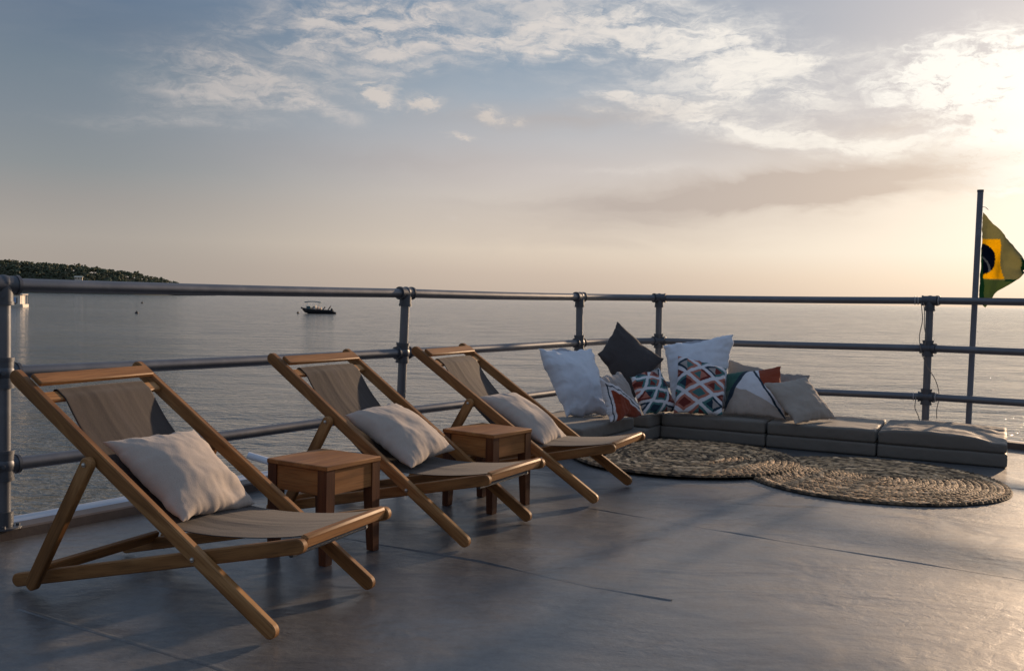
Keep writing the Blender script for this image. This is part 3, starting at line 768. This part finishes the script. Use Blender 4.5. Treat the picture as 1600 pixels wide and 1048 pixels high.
# ---------------------------------------------------------------- pillows
def smoothstep(a, b, x):
    t = max(0, min(1, (x - a) / (b - a))); return t * t * (3 - 2 * t)
def pillow(name, cs, thick, mat, label, n=44, colf=None, seed=0, edge=.035, wr=1.0, dents=(), group='scatter cushions', flatback=.8, axes=None):
    A, B, Cc, D = [Vector(c) for c in cs]                       # TL TR BR BL
    ctr = (A + B + Cc + D) / 4
    nrm = (B - D).cross(A - Cc); nrm.normalize()
    eye = Vector((0, 0, 1.12))
    if axes is None and nrm.dot(eye - ctr) < 0: nrm = -nrm
    if axes is not None and nrm.dot(axes) < 0: nrm = -nrm
    vs, cl, fs = [], [], []
    W = ((B - A).length + (Cc - D).length) / 2; Hh = ((A - D).length + (B - Cc).length) / 2
    sd = Vector((seed * 7.3, seed * 3.1, seed * 1.7))
    def pt(u, v, side):
        uu = u + edge * (1 - 2 * u) * (4 * v * (1 - v)) ** .8 * (1.0 if abs(u - .5) < .5 else 1)
        vv = v + edge * (1 - 2 * v) * (4 * u * (1 - u)) ** .8
        p = A * (1 - uu) * (1 - vv) + B * uu * (1 - vv) + Cc * uu * vv + D * (1 - uu) * vv
        a = max(0, 16 * u * (1 - u) * v * (1 - v))
        h = thick * (a ** .46)
        dd = min(u, 1 - u, v, 1 - v)
        # gathers running in from the seams, and long soft folds
        q = Vector((u * W, v * Hh, 0)) / .45
        g1 = fbm(Vector((q.x * 7, q.y * 1.6, 0)) + sd); g2 = fbm(Vector((q.x * 1.6, q.y * 7, 5)) + sd)
        near_tb = math.exp(-min(v, 1 - v) * 7); near_lr = math.exp(-min(u, 1 - u) * 7)
        fold = fbm(Vector((q.x * 2.4 + q.y * 1.2, q.y * 2.0 - q.x * .7, 9)) + sd)
        amp = min(1, dd * 14)
        h += wr * thick * amp * (.10 * g1 * near_tb + .10 * g2 * near_lr + .055 * fold + .012 * fbm(Vector((q.x * 9, q.y * 9, 1)) + sd))
        for (du, dv, dr, da) in dents:
            h -= da * thick * math.exp(-((u - du) ** 2 + (v - dv) ** 2) / dr ** 2)
        # lumpy outline
        lump = nrm * (.007 * fbm(Vector((u * 3, v * 3, 2)) + sd)) * wr
        inpl = (B - A).normalized() * (.013 * fbm(Vector((v * 5, 1, u)) + sd)) + (A - D).normalized() * (.013 * fbm(Vector((u * 5, 4, v)) + sd))
        return p + nrm * (h if side == 0 else -h * flatback) + lump + inpl * wr
    for side in (0, 1):
        for j in range(n + 1):
            for i in range(n + 1):
                u, v = i / n, j / n
                # closer rows near the seams
                u2 = .5 - .5 * cos(pi * u) if not colf else u; v2 = .5 - .5 * cos(pi * v) if not colf else v
                vs.append(pt(u2, v2, side)); 
                if colf: cl.append(colf(u2, v2))
    M = (n + 1) ** 2
    for j in range(n):
        for i in range(n):
            a = j * (n + 1) + i; fs.append((a, a + n + 1, a + n + 2, a + 1)); fs.append((M + a, M + a + 1, M + a + n + 2, M + a + n + 1))
    # sew the two sides: merge the borders
    remap = {}
    for j in range(n + 1):
        for i in range(n + 1):
            if i in (0, n) or j in (0, n): remap[M + j * (n + 1) + i] = j * (n + 1) + i
    fs = [tuple(remap.get(k, k) for k in f) for f in fs]
    o = mesh(name, [v - ctr for v in vs], fs, mat, None, colors=cl or None)
    o.location = ctr
    # seam piping round the edge
    bm = bmesh.new(); bm.from_mesh(o.data); bmesh.ops.delete(bm, geom=[v for v in bm.verts if not v.link_faces], context='VERTS'); bm.to_mesh(o.data); bm.free()
    return tag(o, label, 'pillow', group)
def chair_world(i, s, k, z):
    x, y, a = CH[i]; return (x + cos(a) * s - sin(a) * k, y + sin(a) * s + cos(a) * k, z)
LP = [[(-.832, .085, .572), (-.758, .475, .572), (-.485, .515, .292), (-.478, .10, .318)],
      [(-.769, .08, .533), (-.74, .475, .562), (-.400, .515, .342), (-.375, .09, .315)],
      [(-.775, .08, .535), (-.738, .475, .53), (-.378, .52, .262), (-.352, .09, .292)]]
PL = ['crumpled grey beige linen pillow on the nearest deck chair', 'grey beige linen pillow on the deck chair between the side tables', 'grey beige linen pillow on the farthest deck chair']
for i in range(3):
    ax = Vector((cos(CH[i][2]) * .6, sin(CH[i][2]) * .6, .75))
    pillow('linen_pillow', [chair_world(i, *p) for p in LP[i]], .082, LINEN, PL[i], seed=i + 1, n=72, group='linen pillows on the deck chairs', axes=ax, wr=.8, edge=.03, flatback=.75,
           dents=((.75, .85, .12, .22),) if i == 0 else ((.45, .5, .15, .12),))

# printed patterns -------------------------------------------------------------
C_W = (.62, .62, .66); C_T = (.055, .155, .16); C_N = (.012, .032, .055); C_R = (.14, .025, .02); C_S = (.40, .15, .11); C_G = (.32, .29, .28); C_RUST = (.24, .045, .018)
def tri_pattern(scale, rot, sx=1.0, seed=1):
    def f(u, v):
        x, y = (u - .5) * sx, v - .5
        x, y = (x * cos(rot) - y * sin(rot)) * scale, (x * sin(rot) + y * cos(rot)) * scale
        b = y / .866; row = math.floor(b); fb = b - row
        a = x - .5 * b; cl_ = math.floor(a); fa = a - cl_
        upper = fa + fb > 1
        if upper: l1, l2 = 1 - fa, 1 - fb
        else: l1, l2 = fa, fb
        l3 = 1 - l1 - l2; m = min(l1, l3)                      # white bands on two of the three line families
        hsh = (cl_ * 7 + row * 4 + (3 if upper else 0) + seed * 5 + (cl_ * row) % 3) % 6
        outer, inn = [(C_T, C_N), (C_S, C_R), (C_N, C_G), (C_T, C_R), (C_S, C_T), (C_R, C_S)][hsh]
        return C_W if m < .105 else outer if m < .25 else inn
    return f
def rust_pattern(u, v):
    # beige top, white band with a navy line, rust below; the line runs parallel to the left and top edges
    q = v - u * .80
    if q < .03: return C_G
    if .10 < q < .135 and u > .05: return C_N
    if .055 < u < .085 and q > .10: return C_N
    if q < .21 or u < .14: return C_W
    return C_RUST
def geo_pattern(u, v):
    # navy line from the top middle to the bottom right, white wedge, beige foot, green left, rust upper right
    lx = .52 + .48 * v
    if abs(u - lx - .0) < .022: return C_N
    if u > lx:
        return C_RUST if v < .42 and u > .62 + .2 * v else C_W
    # band curving from top to bottom-left
    bx = .50 - .50 * v ** .8
    if u < bx - .10: return (.03, .105, .085) if v < .5 else (.12, .17, .155)
    if u < bx: return C_N
    if v - .62 > (u - .35) * .62 * .9 - .10: return (.40, .34, .30)
    return C_W
S = 'scatter cushions heaped on the corner bench'
pillow('scatter_pillow', [(0.200, 7.62, 0.715), (0.655, 7.82, 0.715), (0.785, 7.52, 0.21), (0.445, 7.45, 0.2)], .13, WHITEF, 'large white pillow at the left end, leaning before the railing corner', seed=11, n=64, group=S, edge=.015, wr=1.8, dents=((.42, .02, .2, .3),))
pillow('scatter_pillow', [(0.903, 8.25, 0.93), (1.31, 8.2, 0.626), (1.005, 8.0, 0.225), (0.732, 8.1, 0.659)], .085, CHARF, 'plain charcoal pillow standing on its corner at the back', seed=12, n=56, group=S, edge=.04)
pillow('scatter_pillow', [(0.648, 7.12, 0.543), (0.845, 7.40, 0.565), (1.03, 7.45, 0.215), (0.745, 7.10, 0.212)], .065, PRINTF, 'small rust pillow with a white border and thin navy line', n=110, colf=rust_pattern, seed=13, group=S, edge=.03, wr=1.4)
pillow('scatter_pillow', [(0.955, 7.72, 0.505), (1.228, 7.98, 0.556), (1.368, 7.82, 0.222), (1.064, 7.62, 0.21)], .075, PRINTF, 'smaller triangle patterned pillow slumped in the bench corner', n=130, colf=tri_pattern(2.9, 1.85, .9, 2), seed=14, group=S, edge=.02)
pillow('scatter_pillow', [(1.306, 8.25, 0.742), (1.886, 8.15, 0.855), (1.805, 7.9, 0.231), (1.335, 8.0, 0.209)], .12, WHITEF, 'large white pillow standing tall behind the bigger triangle pattern', seed=15, n=64, group=S, edge=.03, wr=1.8, dents=((.45, .0, .16, .3),))
pillow('scatter_pillow', [(1.385, 7.95, 0.668), (1.772, 7.85, 0.575), (1.685, 7.6, 0.225), (1.325, 7.72, 0.212)], .08, PRINTF, 'bigger triangle patterned pillow upright before the white one', n=140, colf=tri_pattern(2.9, 1.5708, 1.0, 1), seed=16, group=S, edge=.012, wr=.8)
pillow('scatter_pillow', [(1.87, 8.3, 0.625), (2.262, 8.12, 0.535), (2.214, 7.9, 0.212), (1.84, 8.1, 0.208)], .07, GREYF, 'plain grey beige pillow peeking out behind the green and rust one', seed=17, group=S, edge=.02)
pillow('scatter_pillow', [(1.80, 8.0, 0.52), (2.195, 7.78, 0.612), (2.152, 7.43, 0.21), (1.728, 7.75, 0.212)], .075, PRINTF, 'pillow in green, navy, white, beige and rust blocks', n=130, colf=geo_pattern, seed=18, group=S, edge=.03, wr=.9)
pillow('scatter_pillow', [(2.165, 8.0, 0.54), (2.466, 7.9, 0.536), (2.422, 7.75, 0.212), (2.148, 7.85, 0.2)], .06, GREYF, 'dark grey pillow mostly hidden behind the rightmost beige one', seed=19, group=S, edge=.015)
pillow('scatter_pillow', [(1.985, 7.5, 0.487), (2.352, 7.62, 0.54), (2.585, 7.55, 0.215), (2.172, 7.26, 0.205)], .072, BEIGEF, 'plain beige pillow at the right end, leaning on the heap', seed=20, n=64, group=S, edge=.04, wr=1.1)

# ---------------------------------------------------------------- side tables
def make_table():
    a, h = .3375, .4142; root = empty('side_table', (0, 0, 0))
    hs = a / 2
    m = MB(); off = random.uniform(0, 9)
    m.box((-hs - .004, -hs - .004, h - .020), (hs + .004, hs + .004, h), .003); m.build('table_top', TABLE_TOP, root)
    lw = .050
    for sx in (-1, 1):
        for sy in (-1, 1):
            x0, y0 = sx * hs, sy * hs; m = MB(); g = random.uniform(0, 20); lps = []; gs = []
            for z, wd in ((.001, .034), (.004, .038), (h - .165, lw), (h - .0205, lw)):
                ring = [(x0, y0), (x0 - sx * wd, y0), (x0 - sx * wd, y0 - sy * wd), (x0, y0 - sy * wd)]
                lps.append([Vector((x, y, z)) for x, y in ring]); gs += [(z + g, x + g, y) for x, y in ring]
            m.loops(lps, gs); m.build('leg', TABLE_LEG, root, smooth=False)
    for q in range(4):
        c, s = cos(q * pi / 2), sin(q * pi / 2); m = MB(); g = random.uniform(0, 20)
        y0, y1, z0, z1 = -hs + .006, -hs + .024, h - .125, h - .0205; x1 = hs - lw - .0005
        pts = [(x, y, z) for x in (-x1, x1) for y in (y0, y1) for z in (z0, z1)]
        m.add([Vector((x * c - y * s, x * s + y * c, z)) for x, y, z in pts], [(0, 1, 3, 2), (4, 6, 7, 5), (0, 4, 5, 1), (2, 3, 7, 6), (0, 2, 6, 4), (1, 5, 7, 3)], [(x + g, z + g, y) for x, y, z in pts])
        m.build('apron', TABLE_TOP, root, smooth=False)
    return root
tb = make_table()
for i, (x, y, a) in enumerate([(-0.8002, 4.1219, 1.0131), (-0.1208, 5.1317, 0.9411)]):
    t = tb if i == 0 else copy_tree(tb)
    t.location = (x, y, 0); t.rotation_euler = (0, 0, a)
    tag(t, ['small square wooden side table beside the nearest deck chair', 'small square wooden side table between the middle and farthest deck chairs'][i], 'side table', 'side tables between the deck chairs')

# ---------------------------------------------------------------- bench cushions
BC = Vector((1.225, 7.80, 0)); BX = Vector((.8905, -.455, 0)); BY = Vector((.455, .8905, 0)); AX = Vector((-.515, -.857, 0)); AY = Vector((-.857, .515, 0))
def cushion(o0, ex, ey, L, Dp, z0, h, label, seed, sagf=None, rad=.015, tuck=0.0):
    """soft block: origin at a front corner, L along ex, Dp along ey"""
    nx, ny, nz = 72, 48, 16
    vs, fs = [], []; idx = {}
    def pt(i, j, k):
        u, v, t = i / nx, j / ny, k / nz
        x, y, z = (u - .5) * L, (v - .5) * Dp, (t - .5) * h
        # rounded box
        cx = max(-L / 2 + rad, min(L / 2 - rad, x)); cy = max(-Dp / 2 + rad, min(Dp / 2 - rad, y)); cz = max(-h / 2 + rad, min(h / 2 - rad, z))
        d = Vector((x - cx, y - cy, z - cz))
        if d.length > 1e-9:
            m_ = max(abs(d.x), abs(d.y), abs(d.z)); d = d.normalized() * m_
        x, y, z = cx + d.x, cy + d.y, cz + d.z
        # puffed faces and soft wrinkles
        pu = (1 - (2 * u - 1) ** 2) * (1 - (2 * v - 1) ** 2)
        z += .003 * (1 if t > .5 else -.3) * pu * abs(2 * t - 1)
        puf = (1 - (2 * t - 1) ** 2)
        if j == 0: y -= .003 * puf
        if i == nx: x += .002 * puf
        n_ = fbm(Vector((x * 5 + seed, y * 5, z * 5))) * .004 + fbm(Vector((x * 16 + seed, y * 16, z * 22))) * .0016
        y += n_ * (1 if j == 0 else .3); z += n_ * (1 if t > .6 else .2)
        if sagf and t > .5: z += sagf(u, v) * (t - .5) * 2
        w_ = o0 + ex * (x + L / 2) + ey * (y + Dp / 2); return Vector((w_.x, w_.y, z0 + h / 2 + z))
    def g(i, j, k):
        if (i, j, k) not in idx: idx[(i, j, k)] = len(vs); vs.append(pt(i, j, k))
        return idx[(i, j, k)]
    for i in range(nx):
        for j in range(ny):
            for k in (0, nz): fs.append((g(i, j, k), g(i + 1, j, k), g(i + 1, j + 1, k), g(i, j + 1, k)))
    for i in range(nx):
        for k in range(nz):
            for j in (0, ny): fs.append((g(i, j, k), g(i + 1, j, k), g(i + 1, j, k + 1), g(i, j, k + 1)))
    for j in range(ny):
        for k in range(nz):
            for i in (0, nx): fs.append((g(i, j, k), g(i, j + 1, k), g(i, j + 1, k + 1), g(i, j, k + 1)))
    c = o0 + ex * L / 2 + ey * Dp / 2 + Vector((0, 0, z0))
    o = mesh('seat_cushion', [v - c for v in vs], fs, CUSH, None); o.location = c
    return tag(o, label, 'cushion', 'taupe block cushions of the corner bench')
H1 = .097
def saggy(u, v):
    return .020 * sin(pi * u) * (1 - v * .3) - .028 * smoothstep(.55, 1, u) * smoothstep(1, .2, v) + .012 * fbm(Vector((u * 3, v * 2.5, 3))) + .010 * fbm(Vector((u * 1.5 + v * 3, v * 6, 8)))
lab = [('lower taupe cushion of the bench, back left by the corner', 'upper taupe cushion carrying the triangle and colour block pillows'),
       ('lower taupe cushion in the middle of the right hand bench', 'upper taupe cushion beneath the rightmost beige pillow'),
       ('lower taupe cushion at the far right end of the bench', 'wrinkled upper taupe cushion at the right end, nothing on it')]
xs = [(.004, .846), (.862, .80), (1.674, .855)]
for i, (x0, L) in enumerate(xs):
    cushion(BC + BX * x0, BX, BY, L, .77, .002, H1, lab[i][0], i * 3.3 + 1)
    cushion(BC + BX * (x0 + .004) + BY * .004, BX, BY, L - .008, .765, H1 + .004, H1, lab[i][1], i * 5.1 + 2, saggy if i == 2 else None, rad=.017)
# the arm along the left railing: origin on its front line, running away from the corner
labA = [('lower taupe cushion below the rust pillow, inside the bench corner', 'upper taupe cushion in the bench corner under the rust pillow'),
        ('lower taupe cushion behind the farthest deck chair', 'upper taupe cushion under the big white pillow at left')]
AL = [(-.72, 1.03), (.325, 1.02)]
for i, (x0, L) in enumerate(AL):
    rec = .0 if i == 0 else .0
    cushion(BC + AX * x0 + AY * .006, AX, AY, L, .74, .002, H1, labA[i][0], 20 + i * 3)
    cushion(BC + AX * (x0 + .004) + AY * (.012 + .07 * i), AX, AY, L - .10, .72 - .06 * i, H1 + .004, H1, labA[i][1], 30 + i * 4, rad=.018)

# ---------------------------------------------------------------- round rugs
def rug(cx, cy, rx, ry, label, seed, z0=.004):
    rnd = random.Random(seed)
    rings = 19; vs, fs, cl = [], [], []; nr = rings * 7; na = 900
    light = {}
    tone_ring = [rnd.uniform(.75, 1.25) for _ in range(rings)]
    for q in rnd.sample(range(5, rings - 1), 3): tone_ring[q] = 1.75
    straw = (.50, .335, .20)
    lobes = [max(6, int(2 * pi * (r + .5) / rings * .8 / .042)) for r in range(rings)]
    phase = [rnd.random() * 6 for _ in range(rings)]
    cell = {}
    for j in range(nr + 1):
        t = j / nr
        rr = t * rings; ri = min(rings - 1, int(rr)); fr = rr - ri if rr < rings else 1.0
        for i in range(na):
            a = 2 * pi * i / na
            wob = 1 + .012 * noise.noise(Vector((cos(a) * 2, sin(a) * 2, seed))) 
            prof = (4 * fr * (1 - fr)) ** .6 if 0 < fr < 1 else 0
            # a braid: two rows of slanted lobes per ring
            half = fr < .5; s = (a / (2 * pi)) * lobes[ri] + phase[ri]
            sl = s + (1 if half else -1) * (fr - .5) * 1.1 + (0 if half else .5)
            li = math.floor(sl); lf = sl - li
            key = (ri, half, li % lobes[ri])
            if key not in cell: cell[key] = (rnd.uniform(.5, 1.4) if rnd.random() > .30 else rnd.uniform(.10, .32), rnd.uniform(.7, 1.15), rnd.random())
            tone, hgt, hu = cell[key]
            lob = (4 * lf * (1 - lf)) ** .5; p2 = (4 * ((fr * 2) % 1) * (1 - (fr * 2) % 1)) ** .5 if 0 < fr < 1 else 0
            z = .003 + .010 * lob * (.35 + .65 * p2) * hgt + .004 * prof
            edge = 1.0
            if j >= nr - 1: z = .002
            rad = t * wob + (.010 * (lob - .5) * (t > .93))
            x = cx + cos(a) * rx * rad; y = cy + sin(a) * ry * rad
            vs.append((x - cx, y - cy, z))
            if j >= nr - 3: tone *= .3  # rim colour darkened to stand for the shadow line round the rug
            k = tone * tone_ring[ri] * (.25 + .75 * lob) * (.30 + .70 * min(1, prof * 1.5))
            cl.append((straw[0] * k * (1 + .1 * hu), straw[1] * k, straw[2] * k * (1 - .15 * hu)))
    for j in range(nr):
        for i in range(na):
            b = (i + 1) % na; fs.append((j * na + i, j * na + b, (j + 1) * na + b, (j + 1) * na + i))
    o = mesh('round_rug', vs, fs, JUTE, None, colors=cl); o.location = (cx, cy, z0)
    return tag(o, label, 'rug', 'round braided rugs')
rug(2.34, 6.12, .80, .81, 'round braided jute rug at right, sunlit along its right edge', 5)
rug(1.235, 6.757, .80, .79, 'round braided jute rug in the bench corner, overlapping its neighbour', 9, z0=.017)

# ---------------------------------------------------------------- flag and pole
def flag_and_pole():
    x0, x1 = 3.815, 3.846
    o = empty('flag_pole', (3.817, 7.95, -.25)); tag(o, 'slim grey flag pole standing outside the railing at right', 'flag pole')
    m = MB(); m.tube([(0, 0, 0), (.029, 0, 2.33)], .0235, 20); m.build('pole', POLE, o)
    m = MB(); m.tube([(.0290, 0, 2.322), (.0291, 0, 2.34)], .026, 16); m.build('pole_cap', CLAMP, o)
    m = MB(); m.tube([(.031, -.02, 2.2), (.06, -.03, 2.195), (.085, -.03, 2.175)], .0025, 6); m.build('halyard_end', CORD, o)
    # flag: rows from the hoist to the fly; a grid whose outline follows the hanging cloth
    nu, nv = 60, 90
    L = [(0.0, (3.865, 1.905), (3.862, 1.165)), (.18, (3.915, 1.85), (3.915, 1.12)), (.36, (3.985, 1.778), (3.962, 1.19)), (.55, (4.06, 1.70), (4.02, 1.262)), (.72, (4.135, 1.645), (4.10, 1.32)), (.88, (4.20, 1.56), (4.19, 1.385)), (1.0, (4.245, 1.47), (4.235, 1.42))]
    def lerp(u):
        for (a, p, q), (b, p2, q2) in zip(L, L[1:]):
            if a <= u <= b:
                t = (u - a) / (b - a); return (p[0] + (p2[0] - p[0]) * t, p[1] + (p2[1] - p[1]) * t), (q[0] + (q2[0] - q[0]) * t, q[1] + (q2[1] - q[1]) * t)
        return L[-1][1], L[-1][2]
    vs, fs, cl = [], [], []
    OL = (.38, .37, .22); GR = (.20, .26, .12); DG = (.035, .13, .065); YE = (.86, .60, .01); NV = (.012, .02, .055)
    for side in (0, 1):
        for i in range(nu + 1):
            u = i / nu; tp, bt = lerp(u)
            for j in range(nv + 1):
                v = j / nv; x = tp[0] + (bt[0] - tp[0]) * v; z = tp[1] + (bt[1] - tp[1]) * v
                y = 7.93 + .030 * sin(u * 11 + v * 2.5) * u + .022 * sin(v * 9 - u * 5) * (u + .15) + .010 * fbm(Vector((x * 9, z * 9, 3)))
                x += .006 * fbm(Vector((x * 12, z * 12, 9)))
                vs.append((x - 3.865, y - 7.93 + (.002 if side else 0), z - 1.16))
                # the printed emblem: yellow field with a navy disc and a pale arc
                c = OL if z > 1.355 - (x - 3.87) * .04 else GR  # backlit olive and the folds' darker green are painted into one green cloth
                if x < 3.90 and z < 1.62 - (x - 3.862) * 9: c = DG
                if z < 1.53 and x > 4.155 and z > 1.36 and x - 4.15 > (1.62 - z) * .25: c = DG
                if abs(z - (1.352 - (x - 3.87) * .02)) < .008 and x > 4.06: c = DG
                if 3.85 < x < 4.005 + (1.685 - z) * .17 and 1.357 < z < 1.685 and x > 3.858 + (1.69 - z) * .09: c = YE
                dx, dz = (x - 3.87), (z - 1.52)
                if (dx / .112) ** 2 + (dz / .125) ** 2 < 1 and x > 3.858 + (1.69 - z) * .09: 
                    c = NV
                    if .125 < hypot(dx + .07, dz + .10) < .142: c = (.25, .27, .30)
                cl.append(c)
    M = (nu + 1) * (nv + 1)
    for i in range(nu):
        for j in range(nv):
            a = i * (nv + 1) + j; q = (a, a + 1, a + nv + 2, a + nv + 1); fs.append(q); fs.append(tuple(M + k for k in reversed(q)))
    f = mesh('flag', vs, fs, FLAGF, None, colors=cl); f.location = (3.865, 7.93, 1.16)
    tag(f, 'green flag with a yellow field and navy disc, drooping from the pole', 'flag')
flag_and_pole()

# ---------------------------------------------------------------- loose cords on the right post, outboard pipe
def cord(pts, label, ties):
    o = empty('loose_cord', pts[0]); tag(o, label, 'cord', 'loose cords tied to the railing post'); off = Vector(pts[0])
    P = [Vector(p) for p in pts]; Q = []
    for i in range(len(P) - 1):
        a, b, c, e = P[max(0, i - 1)], P[i], P[i + 1], P[min(len(P) - 1, i + 2)]
        for t in range(6):
            u = t / 6; Q.append(.5 * ((2 * b) + (c - a) * u + (2 * a - 5 * b + 4 * c - e) * u * u + (3 * b - a - 3 * c + e) * u ** 3) - off)
    Q.append(P[-1] - off)
    m = MB(); m.tube(Q, .0035, 6); m.build('cord', CORD, o)
    for (c, ax) in ties:
        m = MB(); ax = Vector(ax).normalized(); e1 = Vector((0, 0, 1)); e2 = ax.cross(e1)
        m.tube([Vector(c) - off + (e1 * cos(a) + e2 * sin(a)) * .0345 for a in [2 * pi * k / 20 for k in range(21)]], .004, 6); m.build('cable_tie', TIE, o)
dirL = Vector((PD[0] - PE[0], PD[1] - PE[1], 0)).normalized(); dirR = Vector((PF[0] - PE[0], PF[1] - PE[1], 0)).normalized()
E3 = Vector((PE[0], PE[1], 0))
def onL(d, z): p = E3 + dirL * d; return (p.x, p.y, z)
def onR(d, z): p = E3 + dirR * d; return (p.x, p.y, z)
cord([(3.445, 8.08, 1.15), (3.44, 8.05, 1.10), (3.445, 8.04, 1.0), (3.425, 8.04, .87), (3.435, 8.03, .76), (3.46, 8.02, .68), (3.50, 8.02, .60), (3.55, 8.02, .53), (3.585, 8.02, .45), (3.60, 8.02, .36), (3.585, 8.02, .26), (3.588, 8.02, .18)],
     'thin loose cord winding down the railing post and hanging at its right', [(onL(.09, 1.168), dirL), (onR(.085, .358), dirR)])
cord([(3.462, 8.07, 1.15), (3.465, 8.05, 1.06), (3.463, 8.04, .95), (3.478, 8.03, .86), (3.472, 8.04, .80)], 'short loose cord hanging from the top rail left of the post', [(onL(.115, 1.168), dirL), (onR(.08, 1.17), dirR)])
cord([(3.435, 8.09, .35), (3.415, 8.05, .31), (3.41, 8.04, .26), (3.435, 8.03, .20), (3.45, 8.03, .15)], 'short cord end dangling from the lower rail left of the post', [(onL(.10, .353), dirL)])
bp = empty('outboard_pipe', (-1.0, 6.15, -.15)); tag(bp, 'white pipe sticking out over the water behind the near side table', 'pipe')
m = MB(); m.tube([(-.73, .15, .193), (.12, .05, -.02)], .0235, 20); m.build('pipe', WHITEPIPE, bp)
m = MB(); m.tube([(.0, .04, -.09), (.1, .07, .02)], .02, 10); m.build('pipe_bracket', CLAMP, bp)
